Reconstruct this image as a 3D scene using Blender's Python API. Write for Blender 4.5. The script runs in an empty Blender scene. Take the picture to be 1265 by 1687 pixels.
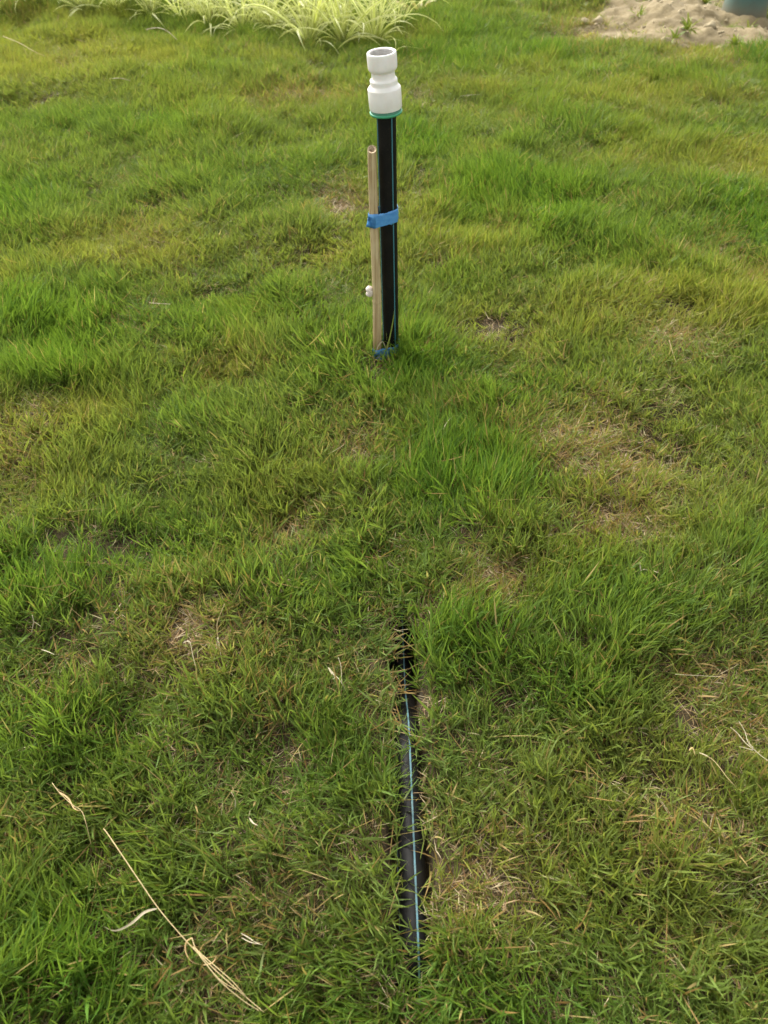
import bpy, math, random
import numpy as np
from mathutils import Vector, Matrix

random.seed(7)
RNG = np.random.default_rng(7)
R = math.radians

# ------------------------------------------------------------------ camera
CAM_H, PITCH, F = 1.40, R(46.0), 1267.0        # height in metres, degrees below level, focal length in photo pixels
IW, IH = 1265.0, 1687.0
scene = bpy.context.scene
cam_data = bpy.data.cameras.new("camera")
cam = bpy.data.objects.new("camera", cam_data)
scene.collection.objects.link(cam)
scene.camera = cam
cam.location = (0, 0, CAM_H)
cam.rotation_euler = (math.pi / 2 - PITCH, 0, 0)
cam_data.sensor_fit = 'VERTICAL'
cam_data.sensor_height = 24.0
cam_data.lens = 24.0 * F / IH
cam_data.clip_start = 0.02
cam_data.clip_end = 500
cam_data.dof.use_dof = True
cam_data.dof.focus_distance = 1.75
cam_data.dof.aperture_fstop = 3.4

# ------------------------------------------------------------------ world and sun
world = bpy.data.worlds.new("World")
scene.world = world
world.use_nodes = True
wt = world.node_tree
bg = wt.nodes["Background"]
sky = wt.nodes.new("ShaderNodeTexSky")
sky.sky_type = 'NISHITA'
sky.sun_disc = False
SUN_EL, SUN_AZ = R(42), R(-28)
sky.sun_elevation = SUN_EL
sky.sun_rotation = SUN_AZ
sky.dust_density = 4.0
sky.air_density = 1.0
hs = wt.nodes.new("ShaderNodeHueSaturation")
hs.inputs["Saturation"].default_value = 0.06
wt.links.new(sky.outputs[0], hs.inputs["Color"])
wt.links.new(hs.outputs[0], bg.inputs[0])
bg.inputs[1].default_value = 0.14
sd = bpy.data.lights.new("sun", 'SUN')
sd.energy = 1.5
sd.angle = R(35)
sd.color = (1.0, 0.92, 0.77)
sun = bpy.data.objects.new("sun", sd)
scene.collection.objects.link(sun)
# direction towards the sun: azimuth measured clockwise from +Y
sdir = Vector((math.sin(SUN_AZ) * math.cos(SUN_EL), math.cos(SUN_AZ) * math.cos(SUN_EL), math.sin(SUN_EL)))
sun.rotation_euler = sdir.to_track_quat('Z', 'Y').to_euler()
sun.location = sdir * 20
scene.view_settings.view_transform = 'Standard'
scene.view_settings.look = 'None'
scene.view_settings.gamma = 1.0
scene.view_settings.use_curve_mapping = False
scene.view_settings.exposure = 1.6
scene.cycles.use_denoising = True
scene.cycles.max_bounces = 5
scene.cycles.transmission_bounces = 4
scene.cycles.diffuse_bounces = 3
scene.cycles.glossy_bounces = 2
scene.cycles.adaptive_threshold = 0.02

# ------------------------------------------------------------------ helpers
COL = scene.collection
ST, CT = math.sin(PITCH), math.cos(PITCH)


def at(px, py, z=0.0):
    """where the line of sight through a photo pixel meets height z"""
    x = (px - IW / 2) / F
    v = (py - IH / 2) / F
    dy, dz = CT - v * ST, -ST - v * CT
    k = (z - CAM_H) / dz
    return Vector((x * k, dy * k, z))


def at_y(px, py, Y):
    x = (px - IW / 2) / F
    v = (py - IH / 2) / F
    dy, dz = CT - v * ST, -ST - v * CT
    k = Y / dy
    return Vector((x * k, Y, CAM_H + dz * k))


def depth(p):
    return p[1] * CT + (CAM_H - p[2]) * ST


def tag(o, label=None, cat=None, group=None, kind=None):
    if label: o["label"] = label
    if cat: o["category"] = cat
    if group: o["group"] = group
    if kind: o["kind"] = kind
    return o


def empty(name, loc, label=None, cat=None, group=None):
    o = bpy.data.objects.new(name, None)
    COL.objects.link(o)
    o.location = loc
    o.empty_display_size = 0.05
    return tag(o, label, cat, group)


def mesh_obj(name, verts, faces, mat, parent=None, smooth=True, attrs=None, link=True):
    me = bpy.data.meshes.new(name)
    me.from_pydata([tuple(v) for v in verts], [], [tuple(f) for f in faces])
    if smooth:
        me.shade_smooth()
    if attrs:
        for k, a in attrs.items():
            at_ = me.attributes.new(k, 'FLOAT', 'POINT')
            at_.data.foreach_set('value', np.asarray(a, dtype=np.float32))
    if mat: me.materials.append(mat)
    o = bpy.data.objects.new(name, me)
    if link: COL.objects.link(o)
    if parent:
        o.parent = parent
    return o


def rel(pts, parent):
    """world points to coordinates under an unrotated Empty"""
    return [Vector(p) - parent.location for p in pts]


_lat = {}


def vnoise(x, y, cell, seed):
    """smooth value noise in 0..1"""
    key = seed
    if key not in _lat:
        _lat[key] = np.random.default_rng(seed).random((256, 256))
    L = _lat[key]
    u, v = x / cell + 1000.0, y / cell + 1000.0
    i, j = np.floor(u).astype(int), np.floor(v).astype(int)
    a, b = u - i, v - j
    a, b = a * a * a * (a * (a * 6 - 15) + 10), b * b * b * (b * (b * 6 - 15) + 10)
    i0, i1, j0, j1 = i % 256, (i + 1) % 256, j % 256, (j + 1) % 256
    return (L[i0, j0] * (1 - a) + L[i1, j0] * a) * (1 - b) + (L[i0, j1] * (1 - a) + L[i1, j1] * a) * b


def fbm(x, y, cell, seed, octs=3):
    s, w, t = 0, 0.5, 0
    for k in range(octs):
        s = s + w * vnoise(x, y, cell / 2 ** k, seed + 17 * k)
        t += w
        w *= 0.5
    return s / t


def sstep(a, b, x):
    t = np.clip((x - a) / (b - a), 0, 1)
    return t * t * (3 - 2 * t)


# ------------------------------------------------------------------ materials
def new_mat(name):
    m = bpy.data.materials.new(name)
    m.use_nodes = True
    nt = m.node_tree
    b = nt.nodes["Principled BSDF"]
    return m, nt, b


def node(nt, kind, **kw):
    n = nt.nodes.new(kind)
    for k, v in kw.items():
        setattr(n, k, v)
    return n


def mixc(nt, fac, a, b, blend='MIX'):
    n = nt.nodes.new("ShaderNodeMix")
    n.data_type = 'RGBA'
    n.blend_type = blend
    for sock, val in ((n.inputs[0], fac), (n.inputs[6], a), (n.inputs[7], b)):
        if isinstance(val, (int, float)):
            sock.default_value = val
        elif isinstance(val, tuple):
            sock.default_value = (*val, 1.0)
        else:
            nt.links.new(val, sock)
    return n.outputs[2]


def math_n(nt, op, a, b=None, clamp=False):
    n = nt.nodes.new("ShaderNodeMath")
    n.operation = op
    n.use_clamp = clamp
    for s, v in ((n.inputs[0], a), (n.inputs[1], b)):
        if v is None: continue
        if isinstance(v, (int, float)): s.default_value = v
        else: nt.links.new(v, s)
    return n.outputs[0]


def attr(nt, name, typ='GEOMETRY'):
    n = nt.nodes.new("ShaderNodeAttribute")
    n.attribute_name = name
    n.attribute_type = typ
    return n.outputs["Fac"]


def maprange(nt, v, a, b, c=0.0, d=1.0):
    n = nt.nodes.new("ShaderNodeMapRange")
    nt.links.new(v, n.inputs[0])
    for i, q in enumerate((a, b, c, d)):
        n.inputs[i + 1].default_value = q
    return n.outputs[0]


def noise_tex(nt, scale, detail=4, rough=0.6, vec=None, stretch=None):
    n = nt.nodes.new("ShaderNodeTexNoise")
    n.inputs["Scale"].default_value = scale
    n.inputs["Detail"].default_value = detail
    n.inputs["Roughness"].default_value = rough
    tc = nt.nodes.new("ShaderNodeTexCoord")
    src = tc.outputs["Object"]
    if stretch:
        mp = nt.nodes.new("ShaderNodeMapping")
        mp.inputs["Scale"].default_value = stretch
        nt.links.new(src, mp.inputs[0])
        src = mp.outputs[0]
    nt.links.new(src, n.inputs[0])
    return n.outputs[0]


def bump(nt, bsdf, h, strength=0.4, dist=0.002):
    b = nt.nodes.new("ShaderNodeBump")
    b.inputs["Strength"].default_value = strength
    b.inputs["Distance"].default_value = dist
    nt.links.new(h, b.inputs["Height"])
    nt.links.new(b.outputs[0], bsdf.inputs["Normal"])


def leafy(m, nt, b, col, trans=0.35, rough=0.5):
    """reflecting and light-passing leaf surface"""
    nt.links.new(col, b.inputs["Base Color"])
    b.inputs["Roughness"].default_value = rough
    b.inputs["Specular IOR Level"].default_value = 0.35
    tr = nt.nodes.new("ShaderNodeBsdfTranslucent")
    nt.links.new(mixc(nt, 0.35, col, (0.30, 0.38, 0.02)), tr.inputs[0])
    ms = nt.nodes.new("ShaderNodeMixShader")
    ms.inputs[0].default_value = trans
    nt.links.new(b.outputs[0], ms.inputs[1])
    nt.links.new(tr.outputs[0], ms.inputs[2])
    nt.links.new(ms.outputs[0], nt.nodes["Material Output"].inputs[0])


# green blades; yellow / dry / lush come from the lawn, rnd and along from the blade
m_grass, nt, b = new_mat("grass_blade")
rnd, rnd2, along = attr(nt, "rnd"), attr(nt, "rnd2"), attr(nt, "along")
yel, dry, lush = attr(nt, "yellow", 'INSTANCER'), attr(nt, "dry", 'INSTANCER'), attr(nt, "lush", 'INSTANCER')
oi = nt.nodes.new("ShaderNodeObjectInfo")
irnd = oi.outputs["Random"]
g = mixc(nt, rnd, (0.080, 0.145, 0.018), (0.165, 0.222, 0.050))
g = mixc(nt, math_n(nt, 'MULTIPLY', irnd, 0.45), g, (0.135, 0.195, 0.055))
g = mixc(nt, math_n(nt, 'MULTIPLY', lush, 0.85), g, mixc(nt, rnd, (0.050, 0.145, 0.012), (0.105, 0.232, 0.026)))
yc = mixc(nt, rnd2, (0.225, 0.255, 0.034), (0.33, 0.290, 0.060))
yf = math_n(nt, 'MULTIPLY', yel, 0.75)
g = mixc(nt, math_n(nt, 'ADD', math_n(nt, 'MULTIPLY', yf, 0.6), math_n(nt, 'MULTIPLY', math_n(nt, 'GREATER_THAN', yf, rnd), 0.4)), g, yc)
sc_ = mixc(nt, rnd, (0.28, 0.155, 0.050), (0.37, 0.280, 0.115))
df = math_n(nt, 'ADD', math_n(nt, 'MULTIPLY', dry, 0.50), 0.03)
g = mixc(nt, math_n(nt, 'GREATER_THAN', df, rnd2), g, sc_)
# pale sheath at the foot of the blade
g = mixc(nt, maprange(nt, along, 0.0, 0.35, 0.65, 0.0), g, (0.19, 0.165, 0.065))
leafy(m_grass, nt, b, g, 0.45, 0.50)
b.inputs['Specular IOR Level'].default_value = 0.22

m_thatch, nt, b = new_mat("dead_grass")
c = mixc(nt, attr(nt, "rnd"), (0.15, 0.080, 0.036), (0.34, 0.24, 0.125))
c = mixc(nt, math_n(nt, 'GREATER_THAN', attr(nt, "rnd2"), 0.66), c, (0.44, 0.36, 0.22))
leafy(m_thatch, nt, b, c, 0.12, 0.7)

m_soil, nt, b = new_mat("lawn_soil")
n1, n2 = noise_tex(nt, 14, 6), noise_tex(nt, 140, 6, 0.7)
c = mixc(nt, n1, (0.032, 0.022, 0.008), (0.070, 0.048, 0.020))
c = mixc(nt, maprange(nt, n2, 0.45, 0.75), c, (0.095, 0.072, 0.036))
c = mixc(nt, math_n(nt, 'MULTIPLY', attr(nt, "dry"), 0.7, True), c, (0.13, 0.095, 0.048))
c = mixc(nt, attr(nt, "sandy"), c, mixc(nt, n2, (0.15, 0.115, 0.055), (0.26, 0.21, 0.115)))
nt.links.new(c, b.inputs["Base Color"])
b.inputs["Roughness"].default_value = 0.95
bump(nt, b, n2, 0.8, 0.006)

m_sand, nt, b = new_mat("sandy_soil")
n1, n2 = noise_tex(nt, 5, 6, 0.65), noise_tex(nt, 60, 6, 0.7)
c = mixc(nt, maprange(nt, n1, 0.3, 0.7), (0.145, 0.110, 0.052), (0.28, 0.225, 0.120))
c = mixc(nt, maprange(nt, n2, 0.3, 0.7), (0.155, 0.12, 0.06), c)
nt.links.new(c, b.inputs["Base Color"])
b.inputs["Roughness"].default_value = 0.95
bump(nt, b, n1, 1.0, 0.03)

m_black, nt, b = new_mat("black_polythene")
n1, n2 = noise_tex(nt, 40, 4), noise_tex(nt, 9, 5, 0.7)
c = mixc(nt, maprange(nt, n2, 0.48, 0.72), (0.005, 0.005, 0.005), (0.013, 0.011, 0.008))
n3 = noise_tex(nt, 150, 3, 0.8)
c = mixc(nt, maprange(nt, n3, 0.62, 0.74, 0, 0.5), c, (0.045, 0.037, 0.024))
nt.links.new(c, b.inputs["Base Color"])
nt.links.new(maprange(nt, n1, 0.3, 0.7, 0.42, 0.62), b.inputs["Roughness"])
b.inputs["Specular IOR Level"].default_value = 0.16

m_stripe, nt, b = new_mat("blue_stripe")
n1 = noise_tex(nt, 60, 4)
c = mixc(nt, maprange(nt, n1, 0.35, 0.75), (0.07, 0.17, 0.21), (0.12, 0.23, 0.26))
n2 = noise_tex(nt, 22, 5, 0.7)
c = mixc(nt, maprange(nt, n2, 0.48, 0.66, 0, 0.75), c, (0.05, 0.07, 0.06))
nt.links.new(c, b.inputs["Base Color"])
b.inputs["Roughness"].default_value = 0.5
m_stripe2, nt, b = new_mat("teal_stripe")
b.inputs["Base Color"].default_value = (0.035, 0.16, 0.19, 1)
b.inputs["Roughness"].default_value = 0.5

m_white, nt, b = new_mat("white_plastic")
n1 = noise_tex(nt, 25, 5)
nt.links.new(mixc(nt, maprange(nt, n1, 0.4, 0.8), (0.79, 0.78, 0.73), (0.70, 0.68, 0.60)), b.inputs["Base Color"])
b.inputs["Roughness"].default_value = 0.38
b.inputs["Subsurface Weight"].default_value = 0.05

m_thread, nt, b = new_mat('shaded_thread')  # darker grey puts the shade inside the bore into the plastic's colour
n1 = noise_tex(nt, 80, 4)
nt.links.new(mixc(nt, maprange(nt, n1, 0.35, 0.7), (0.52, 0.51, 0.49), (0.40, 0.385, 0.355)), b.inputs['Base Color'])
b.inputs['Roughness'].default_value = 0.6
m_green, nt, b = new_mat("green_plastic")
b.inputs["Base Color"].default_value = (0.045, 0.30, 0.15, 1)
b.inputs["Roughness"].default_value = 0.4
m_greend, nt, b = new_mat("dark_green_plastic")
b.inputs["Base Color"].default_value = (0.05, 0.20, 0.12, 1)
b.inputs["Roughness"].default_value = 0.5

m_bamboo, nt, b = new_mat("bamboo")
n1, n2 = noise_tex(nt, 1, 5, 0.6, stretch=(160, 160, 4)), noise_tex(nt, 1, 4, 0.6, stretch=(30, 30, 9))
c = mixc(nt, maprange(nt, n1, 0.35, 0.65), (0.27, 0.190, 0.090), (0.50, 0.395, 0.22))
c = mixc(nt, maprange(nt, n2, 0.50, 0.78, 0, 0.8), c, (0.55, 0.47, 0.29))
c = mixc(nt, maprange(nt, attr(nt, "low"), 0.0, 1.0, 0.0, 0.7), c, (0.26, 0.16, 0.075))
nt.links.new(c, b.inputs["Base Color"])
b.inputs["Roughness"].default_value = 0.85
b.inputs["Specular IOR Level"].default_value = 0.2
bump(nt, b, n1, 0.3, 0.001)
m_bambooin, nt, b = new_mat("bamboo_pith")
n1 = noise_tex(nt, 300, 4)
nt.links.new(mixc(nt, maprange(nt, n1, 0.35, 0.65), (0.16, 0.10, 0.055), (0.48, 0.38, 0.24)), b.inputs["Base Color"])
b.inputs["Roughness"].default_value = 0.85
m_chalk, nt, b = new_mat("white_pith")
n1 = noise_tex(nt, 400, 4)
nt.links.new(mixc(nt, maprange(nt, n1, 0.35, 0.6), (0.35, 0.25, 0.2), (0.80, 0.74, 0.66)), b.inputs["Base Color"])
b.inputs["Roughness"].default_value = 0.9

m_tape, nt, b = new_mat("blue_tape")
n1 = noise_tex(nt, 45, 4, stretch=(1, 1, 3))
c = mixc(nt, maprange(nt, n1, 0.3, 0.75), (0.045, 0.20, 0.48), (0.09, 0.29, 0.56))
nt.links.new(c, b.inputs["Base Color"])
b.inputs["Roughness"].default_value = 0.45
bump(nt, b, n1, 0.3, 0.002)

m_straw, nt, b = new_mat("straw")
n1 = noise_tex(nt, 60, 4)
c = mixc(nt, n1, (0.30, 0.22, 0.095), (0.46, 0.37, 0.19))
leafy(m_straw, nt, b, c, 0.1, 0.55)
m_pale, nt, b = new_mat("pale_husk")
n1 = noise_tex(nt, 90, 4)
c = mixc(nt, n1, (0.30, 0.25, 0.15), (0.52, 0.46, 0.32))
leafy(m_pale, nt, b, c, 0.15, 0.6)
m_rust, nt, b = new_mat("tan_dead_leaf")
n1 = noise_tex(nt, 70, 4)
c = mixc(nt, n1, (0.36, 0.22, 0.085), (0.50, 0.37, 0.18))
leafy(m_rust, nt, b, c, 0.15, 0.6)
m_fresh, nt, b = new_mat("long_green_blade")
c = mixc(nt, noise_tex(nt, 40, 3), (0.12, 0.17, 0.04), (0.20, 0.24, 0.07))
leafy(m_fresh, nt, b, c, 0.25, 0.5)

# striped leaf: cream with a green band along the middle, "side" runs 0..1 across
m_vleaf, nt, b = new_mat("variegated_leaf")
oi = nt.nodes.new("ShaderNodeObjectInfo")
side = math_n(nt, 'ABSOLUTE', math_n(nt, 'SUBTRACT', attr(nt, "side"), 0.5))
green = mixc(nt, oi.outputs["Random"], (0.24, 0.30, 0.045), (0.45, 0.48, 0.10))
cream = mixc(nt, oi.outputs["Random"], (0.80, 0.79, 0.46), (0.70, 0.70, 0.28))
c = mixc(nt, maprange(nt, side, 0.12, 0.30), green, cream)
c = mixc(nt, maprange(nt, attr(nt, "along"), 0.0, 0.5, 0.8, 0.0), c, (0.30, 0.35, 0.07))
leafy(m_vleaf, nt, b, c, 0.45, 0.40)
m_weed, nt, b = new_mat("weed_leaf")
oi = nt.nodes.new("ShaderNodeObjectInfo")
c = mixc(nt, oi.outputs["Random"], (0.11, 0.17, 0.025), (0.25, 0.27, 0.05))
leafy(m_weed, nt, b, c, 0.3, 0.5)
m_yleaf, nt, b = new_mat("yellowing_leaf")
oi = nt.nodes.new("ShaderNodeObjectInfo")
c = mixc(nt, oi.outputs["Random"], (0.30, 0.28, 0.07), (0.50, 0.42, 0.17))
leafy(m_yleaf, nt, b, c, 0.3, 0.5)

m_teal, nt, b = new_mat("teal_paint")
n1 = noise_tex(nt, 12, 6, 0.7)
geo = nt.nodes.new("ShaderNodeTexCoord")
sep = nt.nodes.new("ShaderNodeSeparateXYZ")
nt.links.new(geo.outputs["Object"], sep.inputs[0])
mud = maprange(nt, math_n(nt, 'ADD', sep.outputs[2], math_n(nt, 'MULTIPLY', n1, 0.10)), 0.07, 0.19, 1.0, 0.0)
c = mixc(nt, maprange(nt, n1, 0.35, 0.7), (0.035, 0.095, 0.085), (0.065, 0.13, 0.105))
c = mixc(nt, mud, c, (0.13, 0.10, 0.05))
nt.links.new(c, b.inputs["Base Color"])
b.inputs["Roughness"].default_value = 0.6

# ------------------------------------------------------------------ lawn layout, in metres
PIPE_BASE = at(644, 580)
LIE_END = at(689, 1687)
LSLOPE = (PIPE_BASE.x - LIE_END.x) / (PIPE_BASE.y - LIE_END.y)
lie_x = lambda y: LIE_END.x + (y - LIE_END.y) * LSLOPE
Y_OPEN0, Y_OPEN1 = at(680, 1580).y, at(670, 1165).y          # stretch where the pipe lies open


def patches(lst, x, y):
    out = np.zeros_like(x)
    for px, py, rx, ry, s in lst:
        c, e = at(px, py), at(px, py - ry)
        wx, wy = rx * depth(c) / F, e.y - c.y
        wob = 0.6 * (fbm(x, y, 0.12, 91) - 0.5) * 2
        d = ((x - c.x) / wx) ** 2 + ((y - c.y) / wy) ** 2
        out = np.maximum(out, s * np.exp(-0.75 * d * (1 + wob)))
    return out


DRY = [(1000, 740, 75, 55, 1.0), (1000, 868, 75, 28, 1.0), (940, 775, 45, 45, .6), (1115, 568, 38, 16, .9), (565, 338, 48, 22, .95),
       (600, 350, 30, 20, .6), (335, 1052, 85, 45, .9), (250, 1110, 50, 30, .45), (470, 892, 55, 30, .75), (590, 745, 50, 25, .75), (600, 695, 50, 22, .5),
       (835, 955, 50, 30, .8), (790, 985, 45, 22, .65), (790, 1475, 80, 65, .65), (722, 1430, 26, 110, .45), (450, 1480, 65, 50, .65), (330, 1590, 75, 45, .65),
       (500, 158, 60, 16, .75), (1170, 1135, 65, 32, .6), (1235, 1215, 60, 50, .6), (1130, 1360, 75, 40, .55), (20, 1380, 60, 50, .55),
       (10, 735, 60, 50, .55), (60, 1125, 40, 22, .55), (150, 1315, 50, 30, .4), (1080, 590, 50, 20, .4), (634, 1110, 14, 50, .5), (700, 1320, 25, 50, .7),
       (990, 60, 90, 40, .7), (1150, 85, 150, 26, .65), (660, 900, 12, 90, .5), (560, 1110, 40, 25, .4), (1225, 1400, 60, 40, .4)]
YEL = [(60, 110, 150, 42, 1.0), (230, 90, 100, 22, .6), (400, 170, 200, 25, .45), (770, 408, 90, 30, .8), (380, 608, 60, 26, .8), (150, 690, 100, 30, .7),
       (1000, 172, 90, 20, .75), (870, 120, 60, 14, .6), (290, 487, 40, 12, .7), (1060, 810, 230, 120, .55), (1170, 500, 160, 50, .6), (1030, 660, 220, 60, .45),
       (1170, 1250, 120, 120, .5), (700, 380, 70, 60, .4), (480, 820, 120, 55, .5), (60, 780, 110, 60, .5), (840, 980, 70, 40, .6), (780, 1480, 110, 90, .5),
       (300, 1080, 90, 60, .6), (1235, 270, 60, 22, .6), (430, 420, 180, 25, .35), (250, 430, 140, 22, .4), (1200, 1600, 120, 80, .3), (800, 560, 150, 25, .4)]
LUSH = [(90, 540, 150, 55, 1.0), (100, 620, 120, 40, .8), (60, 955, 190, 70, .9), (250, 900, 130, 50, .6), (390, 530, 140, 45, .8), (870, 320, 150, 45, .95),
        (800, 350, 80, 25, .7), (860, 640, 130, 30, .6), (720, 610, 90, 45, .55), (780, 800, 80, 60, .8), (770, 1060, 120, 70, .85), (560, 960, 90, 60, .5),
        (30, 325, 80, 30, .9), (150, 210, 220, 24, .5), (1000, 990, 200, 60, .55), (1240, 930, 70, 60, .6), (920, 1130, 80, 50, .6), (100, 1210, 170, 80, .6),
        (290, 690, 70, 32, .55), (1230, 350, 70, 40, .7), (100, 1590, 190, 90, .7), (400, 300, 200, 40, .4), (1240, 80, 50, 25, 1.0), (760, 60, 120, 40, .6),
        (950, 90, 200, 15, .5), (1100, 240, 200, 30, .5), (500, 1250, 90, 60, .35), (880, 1640, 200, 80, .45), (700, 250, 60, 40, .6), (460, 990, 90, 50, .5)]

MOUND = [  # centre x, y, radius x, radius y, height
    (at(1115, 40).x, at(1095, 40).y + 0.05, 0.40, 0.50, 0.105),
    (at(1190, 55).x, at(1190, 55).y - 0.05, 0.55, 0.38, 0.060),
    (at(1052, 55).x, at(1052, 55).y - 0.02, 0.36, 0.30, 0.040),
    (at(1300, 50).x, at(1300, 50).y, 0.45, 0.35, 0.045)]


def mound_h(x, y):
    h = np.zeros_like(x)
    for cx, cy, rx, ry, hh in MOUND:
        d = ((x - cx) / rx) ** 2 + ((y - cy) / ry) ** 2
        h = np.maximum(h, hh * np.exp(-1.1 * d))
    return h


def trench(x, y):
    """1 on the floor of the narrow groove that holds the pipe"""
    wob = 0.006 * (vnoise(y, y * 0, 0.05, 5) - 0.5) * 2
    d = np.abs(x - (LIE_END.x + (y - LIE_END.y) * LSLOPE) - wob)
    return 1 - sstep(0.028, 0.044, d)


def ground_z(x, y):
    near = 1 - sstep(8, 14, np.abs(y))
    z = 0.040 * (fbm(x, y, 0.26, 11) - 0.5) * 2 + 0.03 * (fbm(x, y, 1.1, 12) - 0.5) * 2
    z = z * near
    z = z * (1 - np.exp(-(((x - PIPE_BASE.x) / .3) ** 2 + ((y - PIPE_BASE.y) / .3) ** 2)))
    # level strip along the pipe
    z = z * sstep(0.03, 0.35, np.abs(x - (LIE_END.x + (y - LIE_END.y) * LSLOPE)))
    t = trench(x, y) * (y < PIPE_BASE.y)
    deep = sstep(Y_OPEN1 - 0.03, Y_OPEN1 + 0.13, y) + 1.0 * (1 - sstep(Y_OPEN0 - 0.12, Y_OPEN0 + 0.02, y))
    return z - (0.050 + 0.105 * deep) * t


def gz(x, y):
    return float(ground_z(np.array([x]), np.array([y]))[0])


def layers(x, y):
    """yellow, dry, lush, height factor and cover (0..1) of the sward"""
    dry = patches(DRY, x, y)
    yel = patches(YEL, x, y)
    lush = patches(LUSH, x, y)
    yel = np.clip(yel + 0.12 * sstep(1.4, 4.5, y) + (0.35 + 0.30 * sstep(1.2, 3.0, y)) * sstep(0.50, 0.75, fbm(x, y, 0.45, 31)) - 0.5 * lush, 0, 1)  # distance terms put the optical brightening of the far lawn into its colour
    dry0 = dry
    dry = np.clip(1.0 * dry + 0.40 * sstep(0.58, 0.82, fbm(x, y, 0.22, 41)) - 0.35 * lush, 0, 1)
    lush = np.clip(lush + 0.55 * sstep(0.50, 0.75, fbm(x, y, 0.5, 51)) - 0.6 * dry, 0, 1)
    clump = fbm(x, y, 0.16, 61, 3)
    hgt = 0.80 + 0.85 * (clump - 0.5) * 2 * 0.8 + 0.48 * lush + 0.35 * patches([(870, 325, 120, 40, 1.0), (400, 540, 110, 40, .8), (90, 540, 120, 45, .7)], x, y) - 0.38 * dry
    hgt = np.clip(hgt, 0.48, 1.7) * (1.12 - 0.12 * sstep(1.2, 2.4, y))
    cover = 1 - 0.50 * dry0 - 0.15 * dry
    cover *= 0.58 + 0.42 * sstep(0.22, 0.45, fbm(x, y, 0.09, 71, 2))
    return yel, dry, lush, hgt, np.clip(cover, 0.10, 1)


def grid(xs, ys):
    X, Y = np.meshgrid(xs, ys)
    nx, ny = len(xs), len(ys)
    idx = np.arange(nx * ny).reshape(ny, nx)
    q = np.stack([idx[:-1, :-1], idx[:-1, 1:], idx[1:, 1:], idx[1:, :-1]], -1).reshape(-1, 4)
    return X.ravel(), Y.ravel(), q


def grid_obj(name, xs, ys, zfun, mat, keep=None):
    x, y, q = grid(xs, ys)
    if keep is not None:
        k = keep(x, y)
        q = q[k[q].all(1)]
    z = zfun(x, y)
    me = bpy.data.meshes.new(name)
    me.vertices.add(len(x))
    me.vertices.foreach_set("co", np.stack([x, y, z], 1).astype(np.float32).ravel())
    me.loops.add(q.size)
    me.loops.foreach_set("vertex_index", q.astype(np.int32).ravel())
    me.polygons.add(len(q))
    me.polygons.foreach_set("loop_start", np.arange(0, q.size, 4, dtype=np.int32))
    me.update(calc_edges=True)
    me.validate()
    me.shade_smooth()
    me.materials.append(mat)
    o = bpy.data.objects.new(name, me)
    COL.objects.link(o)
    return o, x, y


def put_attr(me, name, arr):
    a = me.attributes.new(name, 'FLOAT', 'POINT')
    a.data.foreach_set('value', np.asarray(arr, dtype=np.float32))


cx0 = lie_x(1.2)
xs = np.unique(np.round(np.concatenate([
    -np.geomspace(4.6, 60, 22), np.arange(-4.5, 4.51, 0.045), np.geomspace(4.6, 60, 22),
    np.arange(cx0 - 0.10, cx0 + 0.10, 0.006)]), 4))
ys = np.unique(np.round(np.concatenate([-np.geomspace(0.75, 40, 20), np.arange(-0.7, 8.6, 0.04), np.geomspace(8.7, 90, 26)]), 4))
ground, x, y = grid_obj("ground", xs, ys, ground_z, m_soil)
tag(ground, kind='structure')
yel, dry, lush, hgt, cover = layers(x, y)
put_attr(ground.data, "dry", dry)
put_attr(ground.data, "sandy", np.clip(mound_h(x, y) / 0.03, 0, 1))

# ------------------------------------------------------------------ tufts: the shapes the sward is made of
class Blades:
    def __init__(s):
        s.v, s.f, s.r, s.r2, s.a = [], [], [], [], []

    def blade(s, p, az, lean, length, width, curl, r=None, r2=None, n=3, twist=None):
        """p foot, az heading, lean from upright (rad), curl added along its length"""
        r = random.random() if r is None else r
        r2 = random.random() if r2 is None else r2
        tw = random.uniform(-1.2, 1.2) if twist is None else twist
        pos = Vector(p)
        i0 = len(s.v)
        ang = lean
        hd = Vector((math.cos(az), math.sin(az), 0))
        sd0 = Vector((-math.sin(az), math.cos(az), 0))
        for k in range(n + 1):
            t = k / n
            d = hd * math.sin(ang) + Vector((0, 0, math.cos(ang)))
            nrm = d.cross(sd0)
            sv = sd0 * math.cos(tw) + nrm * math.sin(tw)
            w = width * (0.75 if k == 0 else (1.0 if k < n - 1 else 0.72)) * 0.5
            if k == n:
                s.v.append(pos.copy()); s.a.append(1.0); s.r.append(r); s.r2.append(r2)
            else:
                for q in (-1, 1):
                    s.v.append(pos + sv * w * q); s.a.append(t); s.r.append(r); s.r2.append(r2)
            pos = pos + d * (length / n)
            ang += curl / n
        for k in range(n - 1):
            j = i0 + 2 * k
            s.f.append((j, j + 1, j + 3, j + 2))
        j = i0 + 2 * (n - 1)
        s.f.append((j, j + 1, j + 2))

    def build(s, name, mat):
        return mesh_obj(name, s.v, s.f, mat, None, True, {"rnd": s.r, "rnd2": s.r2, "along": s.a}, link=False)


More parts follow.
